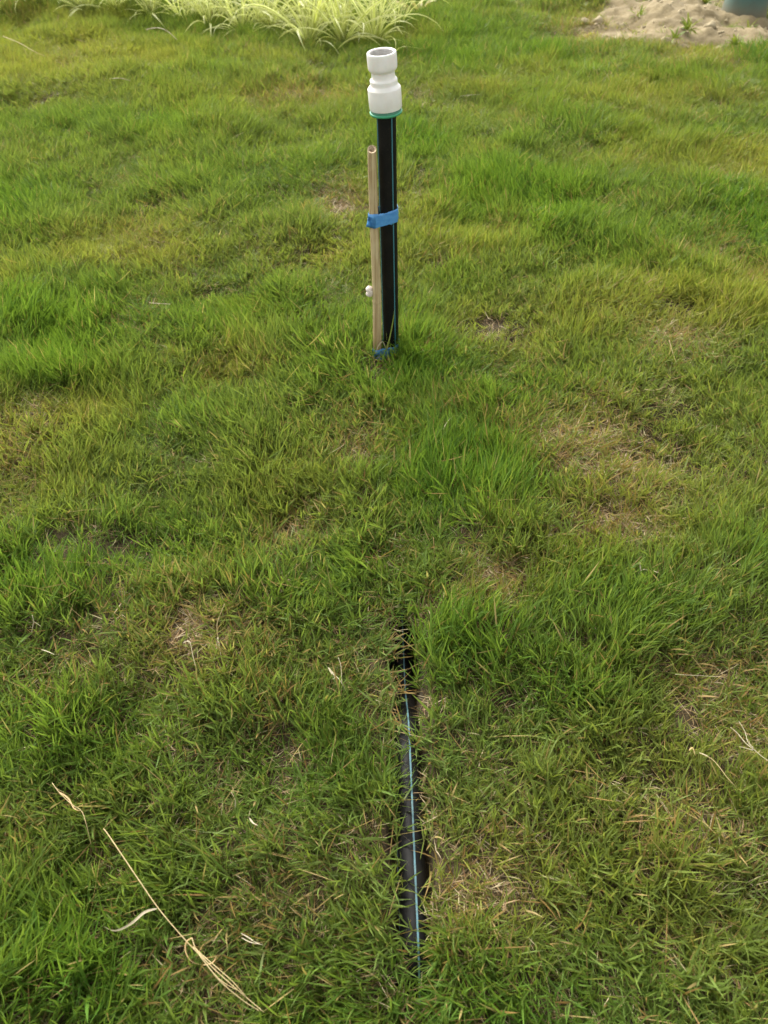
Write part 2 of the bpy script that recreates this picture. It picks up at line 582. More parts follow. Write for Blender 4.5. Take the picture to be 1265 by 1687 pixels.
def shoot_tuft(name, shoots, rad, wid, ln):
    B = Blades()
    for _ in range(shoots):
        a, q = random.uniform(0, 6.283), rad * math.sqrt(random.random())
        p = Vector((q * math.cos(a), q * math.sin(a), -0.004))
        az, tilt = random.uniform(0, 6.283), abs(random.gauss(0, 0.28))
        h = random.uniform(0.012, 0.034) * ln
        r = random.random()
        d = Vector((math.cos(az) * math.sin(tilt), math.sin(az) * math.sin(tilt), math.cos(tilt)))
        B.blade(p, az, tilt, h * 1.25, 0.0014, 0.0, r, 0.9, 2)
        k, n = 0, random.randint(4, 6)
        baz = random.uniform(0, 6.283)
        for i in range(n):
            t = (i + 0.4) / n
            fp = p + d * h * t
            ba = baz + (i % 2) * math.pi + random.gauss(0, 0.45)
            ln_i = random.uniform(0.030, 0.064) * ln * (1.12 - 0.5 * abs(t - 0.55))
            ang = random.uniform(0.40, 1.15) * (1 - 0.60 * t)
            B.blade(fp, ba, ang, ln_i, random.uniform(0.0022, 0.0036) * wid, random.uniform(-0.05, 0.75),
                    min(1, max(0, r + random.gauss(0, 0.22))), None, 3)
    if random.random() < 0.6:      # a creeping runner
        q = random.uniform(0, 6.283)
        B.blade((0, 0, random.uniform(.004, .022)), q, random.uniform(1.35, 1.6), random.uniform(0.06, 0.11), 0.0017, random.uniform(-.3, .4), random.random(), 0.0, 4)
    if random.random() < 0.5:      # one broad blade
        B.blade((0, 0, 0), random.uniform(0, 6.283), random.uniform(.2, .7), random.uniform(.06, .085), random.uniform(.0042, .0055), random.uniform(.2, .8), None, .9, 4)
    return B.build(name, m_grass)


def fine_tuft(name, n, rad, ln):
    B = Blades()
    for _ in range(n):
        a, q = random.uniform(0, 6.283), rad * math.sqrt(random.random())
        B.blade((q * math.cos(a), q * math.sin(a), -0.004), random.uniform(0, 6.283), abs(random.gauss(0.22, 0.22)),
                random.uniform(0.045, 0.092) * ln, random.uniform(0.0017, 0.0027), random.uniform(0, 0.9))
    return B.build(name, m_grass)


def thatch_tuft(name, n, rad):
    B = Blades()
    for _ in range(n):
        a, q = random.uniform(0, 6.283), rad * math.sqrt(random.random())
        B.blade((q * math.cos(a), q * math.sin(a), random.uniform(0.000, 0.012)), random.uniform(0, 6.283), random.uniform(0.9, 1.6),
                random.uniform(0.016, 0.045), random.uniform(0.0010, 0.0019), random.uniform(-0.4, 0.9))
    return B.build(name, m_thatch)


def hidden_collection(name, objs):
    c = bpy.data.collections.new(name)
    for o in objs: c.objects.link(o)
    return c


tufts = hidden_collection("tuft_shapes", [shoot_tuft(f"tuft_{i:02d}", 7, 0.034, 1.0, random.uniform(0.9, 1.15)) for i in range(14)])
fines = hidden_collection("fine_tuft_shapes", [fine_tuft(f"fine_tuft_{i:02d}", 28, 0.032, random.uniform(0.9, 1.15)) for i in range(10)])
deads = hidden_collection("thatch_shapes", [thatch_tuft(f"thatch_{i:02d}", 16, 0.028) for i in range(8)])


def scatter(obj, coll, dens_attr, seed, zlo, zhi, tilt_rand, use_lean=True, scale_attr="tall", smin=0.8, smax=1.2):
    ng = bpy.data.node_groups.new("scatter_" + coll.name, 'GeometryNodeTree')
    ng.interface.new_socket("Geometry", in_out='INPUT', socket_type='NodeSocketGeometry')
    ng.interface.new_socket("Geometry", in_out='OUTPUT', socket_type='NodeSocketGeometry')
    N, Lk = ng.nodes, ng.links
    gi, go = N.new('NodeGroupInput'), N.new('NodeGroupOutput')

    def named(nm, typ='FLOAT'):
        n = N.new('GeometryNodeInputNamedAttribute')
        n.data_type = typ
        n.inputs['Name'].default_value = nm
        return n.outputs['Attribute']

    def rand(typ, lo, hi, sd):
        n = N.new('FunctionNodeRandomValue')
        n.data_type = typ
        if typ == 'FLOAT':
            n.inputs[2].default_value, n.inputs[3].default_value = lo, hi
        else:
            n.inputs[0].default_value, n.inputs[1].default_value = lo, hi
        n.inputs['Seed'].default_value = sd
        return n.outputs[1] if typ == 'FLOAT' else n.outputs[0]

    dp = N.new('GeometryNodeDistributePointsOnFaces')
    dp.distribute_method = 'RANDOM'
    Lk.new(gi.outputs[0], dp.inputs['Mesh'])
    Lk.new(named(dens_attr), dp.inputs['Density'])
    dp.inputs['Seed'].default_value = seed
    ci = N.new('GeometryNodeCollectionInfo')
    ci.inputs['Collection'].default_value = coll
    ci.inputs['Separate Children'].default_value = True
    ci.inputs['Reset Children'].default_value = True
    ip = N.new('GeometryNodeInstanceOnPoints')
    Lk.new(dp.outputs['Points'], ip.inputs['Points'])
    Lk.new(ci.outputs[0], ip.inputs['Instance'])
    ip.inputs['Pick Instance'].default_value = True
    ad = N.new('ShaderNodeVectorMath')
    ad.operation = 'ADD'
    Lk.new(rand('FLOAT_VECTOR', (-tilt_rand, -tilt_rand, 1), (tilt_rand, tilt_rand, 1), seed + 1), ad.inputs[0])
    if use_lean:
        cv = N.new('ShaderNodeCombineXYZ')
        Lk.new(named("lean_x"), cv.inputs[0])
        Lk.new(named("lean_y"), cv.inputs[1])
        Lk.new(cv.outputs[0], ad.inputs[1])
    al = N.new('FunctionNodeAlignRotationToVector')
    al.axis = 'Z'
    Lk.new(ad.outputs[0], al.inputs['Vector'])
    rr = N.new('FunctionNodeRotateRotation')
    rr.rotation_space = 'LOCAL'
    Lk.new(al.outputs[0], rr.inputs[0])
    cr = N.new('ShaderNodeCombineXYZ')
    Lk.new(rand('FLOAT', 0, 6.283, seed + 2), cr.inputs[2])
    Lk.new(cr.outputs[0], rr.inputs[1])
    Lk.new(rr.outputs[0], ip.inputs['Rotation'])
    mul = N.new('ShaderNodeMath')
    mul.operation = 'MULTIPLY'
    Lk.new(rand('FLOAT', smin, smax, seed + 3), mul.inputs[0])
    Lk.new(named(scale_attr), mul.inputs[1])
    sc = N.new('ShaderNodeCombineXYZ')
    wide = N.new('ShaderNodeMath')
    wide.operation = 'MULTIPLY'
    Lk.new(rand('FLOAT', 0.8, 1.25, seed + 4), wide.inputs[0])
    Lk.new(named("broad"), wide.inputs[1])
    Lk.new(wide.outputs[0], sc.inputs[0])
    Lk.new(wide.outputs[0], sc.inputs[1])
    Lk.new(mul.outputs[0], sc.inputs[2])
    Lk.new(sc.outputs[0], ip.inputs['Scale'])
    Lk.new(ip.outputs[0], go.inputs[0])
    md = obj.modifiers.new("scatter", 'NODES')
    md.node_group = ng


bb_x = at(621, 594).x


def lawn_sheet(name):
    xs = np.unique(np.round(np.concatenate([np.arange(-4.4, 4.41, 0.05), np.arange(cx0 - 0.11, cx0 + 0.11, 0.007)]), 4))
    ys = np.arange(-0.4, 8.4, 0.05)
    keep = lambda x, y: np.abs(x) < 1.75 + 0.42 * np.maximum(y, 0)
    o, x, y = grid_obj(name, xs, ys, lambda x, y: ground_z(x, y) * (1 - trench(x, y)), m_grass, keep)
    yel, dry, lush, hgt, cover = layers(x, y)
    me = o.data
    put_attr(me, "yellow", yel); put_attr(me, "dry", dry); put_attr(me, "lush", lush)
    # combing direction: mostly up and away, with local swirls
    lx = (fbm(x, y, 0.22, 101) - 0.5) * 2.6
    ly = (fbm(x, y, 0.20, 102) - 0.5) * 2.2 + 0.12
    dl = x - (LIE_END.x + (y - LIE_END.y) * LSLOPE)
    near_groove = np.exp(-(dl / 0.05) ** 2) * (y < PIPE_BASE.y)
    lx = lx - 1.0 * np.exp(-(((x - at(535, 600).x) / .16) ** 2 + ((y - at(535, 600).y) / .13) ** 2))
    lx = lx * (1 - 0.8 * near_groove) - np.sign(dl) * 0.25 * near_groove
    put_attr(me, "lean_x", lx); put_attr(me, "lean_y", ly)
    far = sstep(2.2, 6.0, y)
    broad = 1.0 + 0.35 * far
    put_attr(me, "broad", broad)
    open_ = ((y > Y_OPEN0) & (y < Y_OPEN1)).astype(float)
    yg = at(660, 1050).y
    half = np.where(y > Y_OPEN1, 0.040 * (1 - sstep(yg, yg + 0.26, y)) + 0.001, 0.036)
    half = np.where(y < Y_OPEN0, 0.012, half)
    half = half * np.where(y > Y_OPEN1, 0.75 + 0.5 * vnoise(y * 1.0, y * 0, 0.05, 9), 0.75 + 0.4 * vnoise(y * 1.0, y * 0, 0.05, 9))
    groove = 1 - sstep(half - 0.004, half + 0.008, np.abs(dl - 0.004))
    groove = groove * (y < PIPE_BASE.y)
    groove = np.where(y < Y_OPEN0, groove * 0.4, groove)
    groove = np.where(y > 1.62, groove * 0.4, groove)
    mh = mound_h(x, y)
    bare = sstep(0.010, 0.036, mh + 0.085 * (fbm(x, y, 0.20, 301) - 0.5))
    put_attr(me, "tall", hgt * (1 + 0.10 * far) * (1 - 0.25 * near_groove) * (1 - 0.5 * bare))
    base = cover * (1 - groove) * (1 - 0.93 * bare)
    near_stake = np.exp(-(((x - PIPE_BASE.x) / .05) ** 2 + ((y - PIPE_BASE.y) / .04) ** 2))
    me.attributes['tall'].data.foreach_set('value', (hgt * (1 + 0.10 * far) * (1 - 0.25 * near_groove) * (1 - 0.5 * bare) + 0.45 * np.exp(-(((x - PIPE_BASE.x - .10) / .12) ** 2 + ((y - PIPE_BASE.y + .03) / .09) ** 2)) + 0.45 * np.exp(-(((x - PIPE_BASE.x + .30) / .15) ** 2 + ((y - PIPE_BASE.y) / .12) ** 2)) - 0.5 * np.exp(-(((x - bb_x) / .06) ** 2 + ((y - PIPE_BASE.y + .11) / .09) ** 2))).astype(np.float32))
    clear_ = np.exp(-(((x - bb_x) / .05) ** 2 + ((y - PIPE_BASE.y + .105) / .090) ** 2) ** 2)
    return o, me, x, y, base * (1 - 0.5 * near_stake) * (1 - 0.985 * clear_), far, dry, lush, groove, bare, cover


grass, me, x, y, base, far, dry, lush, groove, bare, cover = lawn_sheet("grass")
fine_share = np.clip(0.15 + 0.75 * far + 0.35 * sstep(0.45, 0.7, fbm(x, y, 0.35, 121)), 0, 1)
put_attr(me, "thick", base * (1 - 0.8 * fine_share) * (1650 + 550 * sstep(0.9, 2.2, y)) * (1 - 0.40 * far))
scatter(grass, tufts, "thick", 3, 0, 0, 0.38, smin=0.62, smax=1.30)
tag(grass, kind='stuff')
grass2, me, x, y, base, far, dry, lush, groove, bare, cover = lawn_sheet("fine_grass")
put_attr(me, "thick", base * fine_share * 1700 * (1 - 0.30 * far))
scatter(grass2, fines, "thick", 23, 0, 0, 0.26)
tag(grass2, kind='stuff')
dead, me, x, y, base, far, dry, lush, groove, bare, cover = lawn_sheet("dead_grass")
me.materials.clear(); me.materials.append(m_thatch)
put_attr(me, "one", np.ones(len(x)))
put_attr(me, "thick", (550 + 2000 * sstep(0.25, 0.8, dry)) * (1 - groove) * (1 - 0.75 * bare) * (1 - 0.4 * far))
scatter(dead, deads, "thick", 43, 0, 0, 0.25, use_lean=False, scale_attr="one")
tag(dead, kind='stuff')

# ------------------------------------------------------------------ round bodies
def frame_of(d):
    d = Vector(d).normalized()
    u = Vector((1, 0, 0)) - d * d.x
    if u.length < 0.2: u = Vector((0, 1, 0)) - d * d.y
    u.normalize()
    return u, d.cross(u)


def lathe(name, rings, mat, parent, seg=48, cap0=False, cap1=False, a0=None, a1=None, attrs=None):
    """rings: list of (centre, axis, radius); whole or partial turn"""
    v, f = [], []
    part = a0 is not None
    n = seg + 1 if part else seg
    for c, d, r in rings:
        u, w = frame_of(d)
        for k in range(n):
            a = (a0 + (a1 - a0) * k / seg) if part else 2 * math.pi * k / seg
            v.append(Vector(c) + (u * math.cos(a) + w * math.sin(a)) * r)
    for i in range(len(rings) - 1):
        for k in range(seg):
            k2 = k + 1 if part else (k + 1) % seg
            f.append((i * n + k, i * n + k2, (i + 1) * n + k2, (i + 1) * n + k))
    if cap0: f.append(tuple(reversed(range(n))))
    if cap1: f.append(tuple(range((len(rings) - 1) * n, len(rings) * n)))
    v = rel(v, parent) if parent else v
    o = mesh_obj(name, v, f, mat, parent, True, attrs)
    return o


# --- the standing pipe
PY = PIPE_BASE.y
pb = at_y(644, 580, PY)
pt = at_y(636, 183, PY)
ax = (pt - pb).normalized()
DPX = depth(at_y(636, 200, PY)) / F             # metres per photo pixel at the top
RP = 32 * DPX / 2 * 1.01
bottom = pb - ax * 0.10
top = pt + ax * 0.03
riser = empty("standpipe", pb, "upright black plastic pipe topped with a white threaded coupling", "pipe")
# front of the pipe faces -Y; angle measured in its own frame: u = +X, w = axis x u (= +Y)
lathe("pipe", [(bottom, ax, RP), (pb + ax * 0.2, ax, RP), (pb + ax * 0.4, ax, RP), (top, ax, RP)], m_black, riser, 56)
for deg in (-64, 34, 124, 214):
    c = math.radians(deg) - math.pi / 2
    w = 0.0016 / RP
    st = lathe("stripe", [(bottom, ax, RP + 0.0003), (pb + ax * 0.3, ax, RP + 0.0003), (top, ax, RP + 0.0003)], m_stripe2, riser, 3, a0=c - w, a1=c + w)
# coupling
f0, f1 = at_y(635.5, 180, PY), at_y(628.2, 85, PY)
fa = (f1 - f0).normalized()


def on_axis(py):
    return f0 + (f1 - f0) * ((at_y(632, py, PY).z - f0.z) / (f1.z - f0.z))


prof = [(178.0, 24.5), (177.6, 26.0), (176.0, 26.6), (160, 26.9), (146, 26.9), (144.0, 26.5), (142.2, 25.2), (139.6, 23.0), (138.2, 22.2), (136, 22.0),
        (131.2, 22.0), (129.8, 21.4), (127.8, 19.4), (126.0, 18.7), (121, 18.6), (117.5, 18.7), (116.0, 19.6), (114.2, 21.8), (112.0, 23.0), (108, 23.5),
        (100, 23.6), (90, 23.5), (87.2, 23.3), (85.6, 22.8), (85.0, 22.0), (85.0, 20.9), (85.4, 20.4), (86.5, 20.0)]
rings = [(on_axis(py), fa, r * DPX) for py, r in prof]
lathe("coupling", rings, m_white, riser, 64).data.set_sharp_from_angle(angle=R(24))
# threaded bore
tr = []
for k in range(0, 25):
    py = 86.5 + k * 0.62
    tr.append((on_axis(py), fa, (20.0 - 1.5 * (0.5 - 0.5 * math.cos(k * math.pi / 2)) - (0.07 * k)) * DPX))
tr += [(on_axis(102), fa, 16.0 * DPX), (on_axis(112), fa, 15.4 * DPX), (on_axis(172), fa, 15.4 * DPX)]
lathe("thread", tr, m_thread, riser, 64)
lathe("bore_end", [(on_axis(171), fa, 15.5 * DPX), (on_axis(172), fa, 0.001)], m_black, riser, 32)
# green gasket ring, slack and bent at its lower lip
gr = [(178.0, 24.0), (178.6, 25.0), (181.0, 25.2), (182.4, 25.4)]
lathe("gasket", [(on_axis(p), fa, r * DPX) for p, r in gr], m_greend, riser, 64)
lip = [(182.0, 24.8), (182.0, 26.1), (183.2, 26.9), (185.2, 26.8), (186.4, 25.6), (186.6, 22.0), (186.4, 16.2)]
lathe("gasket_lip", [(on_axis(p), fa, r * DPX) for p, r in lip], m_green, riser, 64)

# --- bamboo stake
BY = PY - 0.030
bt, bb = at_y(614.2, 246, BY), at_y(621.5, 594, BY)
ba = (bt - bb).normalized()
RB = 7.4 * depth(bt) / F
stake = empty("bamboo_stake", bb, "weathered tan bamboo cane strapped beside the black standpipe", "stake")
seg = 28
rings, low = [], []
Lb = (bt - bb).length
node_t = (at_y(617, 497, BY) - bb).length / Lb
for t in [-0.12, 0, .05, .1, .15, node_t - .015, node_t - .006, node_t, node_t + .004, node_t + .012, .4, .5, .6, .7, .8, .9, .97, 1.0]:
    r = RB * (1.17 - 0.17 * t)
    if abs(t - node_t) < 0.008: r *= 1.07 if t >= node_t else 1.02
    if abs(t - node_t + .006) < 1e-6: r *= 0.97
    off = Vector((0.0025 * math.sin(t * 5), 0, 0))
    rings.append((bb + ba * Lb * t + off, ba, r))
    low += [float(np.clip(1 - t / 0.3, 0, 1))] * seg
tilt_top = Vector((0.10, -0.28, 1)).normalized()
o = lathe("cane", rings, m_bamboo, stake, seg, attrs={"low": low})
# slanting cut at the head
for i in range(seg):
    vv = o.data.vertices[(len(rings) - 1) * seg + i]
    a = 2 * math.pi * i / seg
    vv.co.z += 0.006 * math.sin(a) + random.uniform(-0.0007, 0.0007)
tc = rings[-1][0]
vtop = [v.co + stake.location for v in o.data.vertices[(len(rings) - 1) * seg:]]
v, f = [], []
for k, (fr, dz) in enumerate([(1.0, 0.0), (0.62, -0.001), (0.58, -0.02), (0.5, -0.05), (0.0, -0.052)]):
    for p in vtop:
        jit = random.uniform(-0.0008, 0.0008) if k in (1, 2) else 0
        v.append(tc + (p - tc) * (fr) + ba * (dz + jit))
for i in range(4):
    for k in range(seg):
        f.append((i * seg + k, i * seg + (k + 1) % seg, (i + 1) * seg + (k + 1) % seg, (i + 1) * seg + k))
mesh_obj("cut_end", rel(v, stake), f, m_bambooin, stake)
# pale broken branch stub: two nubs round a hollow
sp = at_y(608.5, 480, BY)
v, f = [], []
us, vs = 14, 14
for j in range(vs):
    for i in range(us):
        a, b_ = 2 * math.pi * i / us, math.pi * (j + 0.5) / vs
        rr = 0.0165
        p = Vector((math.sin(b_) * math.cos(a) * 0.78, math.sin(b_) * math.sin(a) * 0.7, math.cos(b_) * 1.05))
        dent = math.exp(-((p.x + 0.6) / 0.35) ** 2 - (p.z / 0.38) ** 2) * 0.35
        p.x += dent
        p += Vector((random.uniform(-.06, .06), random.uniform(-.06, .06), random.uniform(-.06, .06)))
        v.append(sp + p * rr)
for j in range(vs - 1):
    for i in range(us):
        f.append((j * us + i, j * us + (i + 1) % us, (j + 1) * us + (i + 1) % us, (j + 1) * us + i))
f.append(tuple(range(us))); f.append(tuple(reversed(range((vs - 1) * us, vs * us))))
tag(mesh_obj("branch_stub", rel(v, stake), f, m_chalk, stake), "chalky white broken branch stub")


# --- blue tape round pipe and cane
def tape(label, py_mid, half_px, tear, seedv, group):
    rs = random.Random(seedv)
    zc = at_y(632, py_mid, PY).z
    tp = (zc - pb.z) / ax.z
    pc = pb + ax * tp
    tb = (zc - bb.z) / ba.z
    bc = bb + ba * tb + Vector((0.0025 * math.sin(tb / Lb * 5), 0, 0))
    mpp = depth(pc) / F / math.cos(math.radians(17))
    hh = half_px * mpp
    pts = []
    for c, r in ((pc, RP + 0.0012), (bc, RB * 1.08 + 0.0014)):
        for k in range(72):
            a = 2 * math.pi * k / 72
            pts.append((c.x + r * math.cos(a), c.y + r * math.sin(a)))
    pts = sorted(set(pts))
    def half(ps):
        h = []
        for p in ps:
            while len(h) > 1 and (h[-1][0] - h[-2][0]) * (p[1] - h[-2][1]) - (h[-1][1] - h[-2][1]) * (p[0] - h[-2][0]) <= 0: h.pop()
            h.append(p)
        return h
    hull = half(pts)[:-1] + half(pts[::-1])[:-1]
    # resample evenly
    P = [Vector((a, b, 0)) for a, b in hull]
    Lc = [0]
    for i in range(len(P)): Lc.append(Lc[-1] + (P[(i + 1) % len(P)] - P[i]).length)
    n = 90
    ring = []
    for k in range(n):
        s = Lc[-1] * k / n
        i = max(j for j in range(len(P)) if Lc[j] <= s)
        q = (s - Lc[i]) / max(1e-9, Lc[i + 1] - Lc[i])
        ring.append(P[i].lerp(P[(i + 1) % len(P)], q))
    cen = Vector((sum(p.x for p in ring) / n, sum(p.y for p in ring) / n, 0))
    root = empty("tape_band", (cen.x, cen.y, zc), label, "tape", group)
    rows = 5
    v, f = [], []
    xmin, xmax = min(p.x for p in ring), max(p.x for p in ring)
    for layer in (0, 1):
        for j in range(rows):
            for k, p in enumerate(ring):
                u = (p.x - xmin) / (xmax - xmin)
                front = p.y < cen.y
                out = (p - cen).normalized()
                zz = zc + hh * (1 - 2 * j / (rows - 1))
                # slopes up towards the pipe side, edges wander
                zz += (u - 0.5) * hh * 0.10
                e = math.sin(u * 9 + seedv) * 0.0016 + math.sin(u * 23 + seedv * 2) * 0.0007
                if j in (0, rows - 1): zz += e * (1 if j else -1)
                if j == rows - 1 and front: zz += hh * 0.10 * u
                w = 0.0011 * math.sin(k * 0.7 + j * 1.7) + 0.0009 * math.sin(k * 1.9 - j * 2.1)
                pull = 0.007 * math.exp(-((u) / 0.05) ** 2) * (j / (rows - 1)) ** 2 * (1 if front else 0.6) if tear else 0
                v.append(Vector((p.x, p.y, zz)) + out * (w + 0.0007 * layer + 0.0006) + Vector((-pull, 0, 0)))
    off = rows * n
    for j in range(rows - 1):
        for k in range(n):
            a, b_, c, d = j * n + k, j * n + (k + 1) % n, (j + 1) * n + (k + 1) % n, (j + 1) * n + k
            f.append((a, b_, c, d))
            f.append((a + off, d + off, c + off, b_ + off))
    for k in range(n):
        k2 = (k + 1) % n
        f.append((k, k + off, k2 + off, k2))
        a, b_ = (rows - 1) * n + k, (rows - 1) * n + k2
        f.append((a, b_, b_ + off, a + off))
    mesh_obj("band", rel(v, root), f, m_tape, root)
    # a second turn lapped at a slant over the cane side
    v, f = [], []
    sel = [p for p in ring if p.y < cen.y + 0.01]
    sel.sort(key=lambda p: p.x)
    sel = [p for p in sel if p.y < cen.y - 0.002 or p.x < xmin + 0.02]
    m = len(sel)
    for j in range(4):
        for k, p in enumerate(sel):
            u = (p.x - xmin) / (xmax - xmin)
            out = (p - cen).normalized()
            zz = zc + hh * (0.78 - 1.62 * j / 3) - (0.30 * hh) + u * hh * 0.45
            v.append(Vector((p.x, p.y, zz)) + out * (0.0030 + 0.0005 * math.sin(k * 1.3 + j)))
    for j in range(3):
        for k in range(m - 1):
            f.append((j * m + k, j * m + k + 1, (j + 1) * m + k + 1, (j + 1) * m + k))
    mesh_obj("overlap", rel(v, root), f, m_tape, root)
    return root


tape("blue tape strapping the bamboo cane to the pipe at mid height", 352.5, 10.6, True, 3, "bands of blue tape")
tape("blue tape round the foot of the cane and pipe, half hidden in grass", 572.0, 9.5, False, 8, "bands of blue tape")

# --- the pipe lying in the groove
ly0, ly1 = -0.55, PIPE_BASE.y - 0.10
def lp(yy):
    t = min(1, max(0, (yy - Y_OPEN1 + 0.07) / 0.20))
    q = min(1, max(0, (Y_OPEN0 + 0.02 - yy) / 0.14))
    return Vector((lie_x(yy), yy, -0.012 - 0.11 * t * t * (3 - 2 * t) - 0.07 * q * q * (3 - 2 * q)))



lying = empty("ground_pipe", lp(1.0) - Vector((0, 0, RP)), "black plastic pipe with a blue stripe lying sunk in the grass groove", "pipe")
yy = np.linspace(ly0, ly1, 110)
d = (lp(1.6) - lp(0.5)).normalized()
lathe("pipe", [(lp(t), d, RP) for t in yy], m_black, lying, 48, True, True)
c = math.radians(78)
for deg in (79, 169, 259, 349):
    # frame: u is near +X, w = d x u points down, so the crown is at -90
    a = -math.radians(deg)
    w = 0.0016 / RP
    lathe("stripe", [(lp(t), d, RP + 0.0004) for t in yy], m_stripe, lying, 3, a0=a - w, a1=a + w)

# ------------------------------------------------------------------ stalks and leaves laid on the sward
def smooth_path(pts, sub=5):
    P = [Vector(p) for p in pts]
    if len(P) == 2:
        return [P[0].lerp(P[1], k / 4) for k in range(5)]
    out = []
    for i in range(len(P) - 1):
        p0, p1, p2, p3 = P[max(i - 1, 0)], P[i], P[i + 1], P[min(i + 2, len(P) - 1)]
        for k in range(sub):
            t = k / sub
            out.append(0.5 * ((2 * p1) + (p2 - p0) * t + (2 * p0 - 5 * p1 + 4 * p2 - p3) * t * t + (3 * p1 - p0 - 3 * p2 + p3) * t ** 3))
    out.append(P[-1])
    return out


def tube(name, pts, r0, r1, mat, parent, seg=7, lumps=0.0):
    P = smooth_path(pts)
    r0, r1 = r0 * 0.58, r1 * 0.58
    n = len(P)
    rings = []
    for i, p in enumerate(P):
        dd = (P[min(i + 1, n - 1)] - P[max(i - 1, 0)])
        t = i / (n - 1)
        r = r0 + (r1 - r0) * t
        if lumps: r *= 1 + lumps * (0.5 + 0.5 * math.sin(i * 2.4))
        rings.append((p, dd, r))
    return lathe(name, rings, mat, parent, seg, True, True)


def strip_leaf(name, pts, width, mat, parent, cup=0.35, twist=0.0, shape=None):
    """tapering folded leaf along a path, with an underside"""
    P = smooth_path(pts)
    n = len(P)
    v, f, al, sd_ = [], [], [], []
    for i, p in enumerate(P):
        t = i / (n - 1)
        dd = (P[min(i + 1, n - 1)] - P[max(i - 1, 0)]).normalized()
        side = dd.cross(Vector((0, 0, 1)))
        if side.length < 1e-3: side = Vector((1, 0, 0))
        side.normalize()
        up = side.cross(dd)
        a = twist * t
        s2 = side * math.cos(a) + up * math.sin(a)
        u2 = up * math.cos(a) - side * math.sin(a)
        w = width * 0.26 * (shape(t) if shape else (0.45 + 0.55 * min(1, t * 4)) * (1 - t ** 2.2) ** 0.8 + 0.02)
        for q, h in ((-1, cup), (0, 0), (1, cup)):
            v.append(p + s2 * w * q + u2 * w * h * (abs(q)))
            al.append(t); sd_.append(0.5 + 0.5 * q)
    for i in range(n - 1):
        for q in (0, 1):
            a = i * 3 + q
            f.append((a, a + 1, a + 4, a + 3))
    v = rel(v, parent) if parent else v
    return mesh_obj(name, v, f, mat, parent, True, {"along": al, "side": sd_})


def px_pts(lst, z):
    out = []
    for i, q in enumerate(lst):
        zz = z if len(q) < 3 else q[2]
        out.append(at(q[0], q[1], zz))
    return out


def litter(name, label, cat, tubes=(), leaves=(), z=0.045, mat=None, group=None):
    """tubes: (part, pixels, r0, r1, mat[, lumps]); leaves: (part, pixels, width, mat, twist)"""
    first = (tubes[0][1] if tubes else leaves[0][1])[0]
    root = empty(name, at(first[0], first[1], z), label, cat, group)
    for t in tubes:
        tube(t[0], px_pts(t[1], z), t[2], t[3], t[4], root, 6, t[5] if len(t) > 5 else 0)
    for l in leaves:
        strip_leaf(l[0], px_pts(l[1], z), l[2], l[3], root, 0.3, l[4])
    return root


ZS = 0.064
litter("dry_grass_stalk", "long straw-coloured grass stalk with folded seed spikes lying across the foreground grass", "grass stalk",
       tubes=[("stem", [(170, 1366, ZS), (178, 1375, ZS + .004), (232, 1455, ZS + .012), (262, 1498, ZS + .012), (300, 1543, ZS + .008), (330, 1575, ZS + .004)], .0019, .0013, m_straw),
              ("spike", [(318, 1560, ZS), (348, 1592, ZS + .004), (388, 1628, ZS + .004), (435, 1668, ZS)], .0013, .0009, m_straw, .5),
              ("spike", [(322, 1562, ZS), (344, 1594, ZS), (364, 1618, ZS - .002), (400, 1648, ZS - .002), (428, 1666, ZS - .004)], .0013, .0009, m_straw, .5),
              ("spike", [(325, 1566, ZS), (350, 1588, ZS + .006), (382, 1616, ZS + .008), (405, 1642, ZS + .004)], .0012, .0008, m_straw, .5),
              ("spike", [(316, 1545, ZS), (326, 1570, ZS + .004), (360, 1612, ZS + .010), (392, 1632, ZS + .006)], .0011, .0008, m_straw, .5)],
       leaves=[("dead_leaf", [(258, 1497, ZS), (238, 1503, ZS + .004), (215, 1522, ZS + .006), (190, 1533, ZS + .004), (170, 1526, ZS - .004)], .0085, m_pale, 0.9),
               ("dead_leaf", [(316, 1545, ZS), (307, 1552, ZS - .006), (306, 1568, ZS - .012), (316, 1584, ZS - .012), (334, 1590, ZS - .014)], .0060, m_rust, -1.2),
               ("dead_leaf", [(334, 1590, ZS - .014), (350, 1586, ZS - .012), (357, 1574, ZS - .016)], .005, m_rust, 1.0)])
litter("withered_stem", "thin withered brown stem bent above the long straw stalk near the corner", "grass stalk",
       tubes=[("stem", [(86, 1290), (98, 1306), (118, 1325), (134, 1336), (142, 1358), (150, 1392, .03)], .0011, .0008, m_straw, .4)],
       leaves=[("dead_leaf", [(96, 1304), (112, 1315), (122, 1332), (133, 1336)], .005, m_rust, .6)], z=.055)
litter("seed_head", "pale forked seed head entering over the grass at the frame edge", "seed head",
       tubes=[("stem", [(1300, 1272), (1262, 1251), (1241, 1234)], .0012, .0012, m_pale),
              ("spike", [(1242, 1235), (1228, 1224), (1215, 1208), (1203, 1198)], .0014, .0007, m_pale, .6),
              ("spike", [(1241, 1232), (1232, 1222), (1227, 1205), (1217, 1188)], .0012, .0006, m_pale, .6),
              ("spike", [(1240, 1236), (1230, 1233), (1218, 1230)], .0014, .0006, m_pale, .6)], z=.06)
litter("twisted_stem", "brown twisted dead grass stem between the forked seed head and the groove", "grass stalk",
       tubes=[("stem", [(1153, 1241), (1172, 1250), (1186, 1265), (1197, 1280), (1208, 1292), (1216, 1303, .03)], .0012, .0008, m_straw, .5)],
       leaves=[("dead_leaf", [(1152, 1240), (1165, 1246), (1178, 1256), (1188, 1268)], .006, m_pale, 1.4),
               ("dead_leaf", [(1135, 1236), (1141, 1232), (1145, 1245)], .005, m_rust, .5)], z=.055)
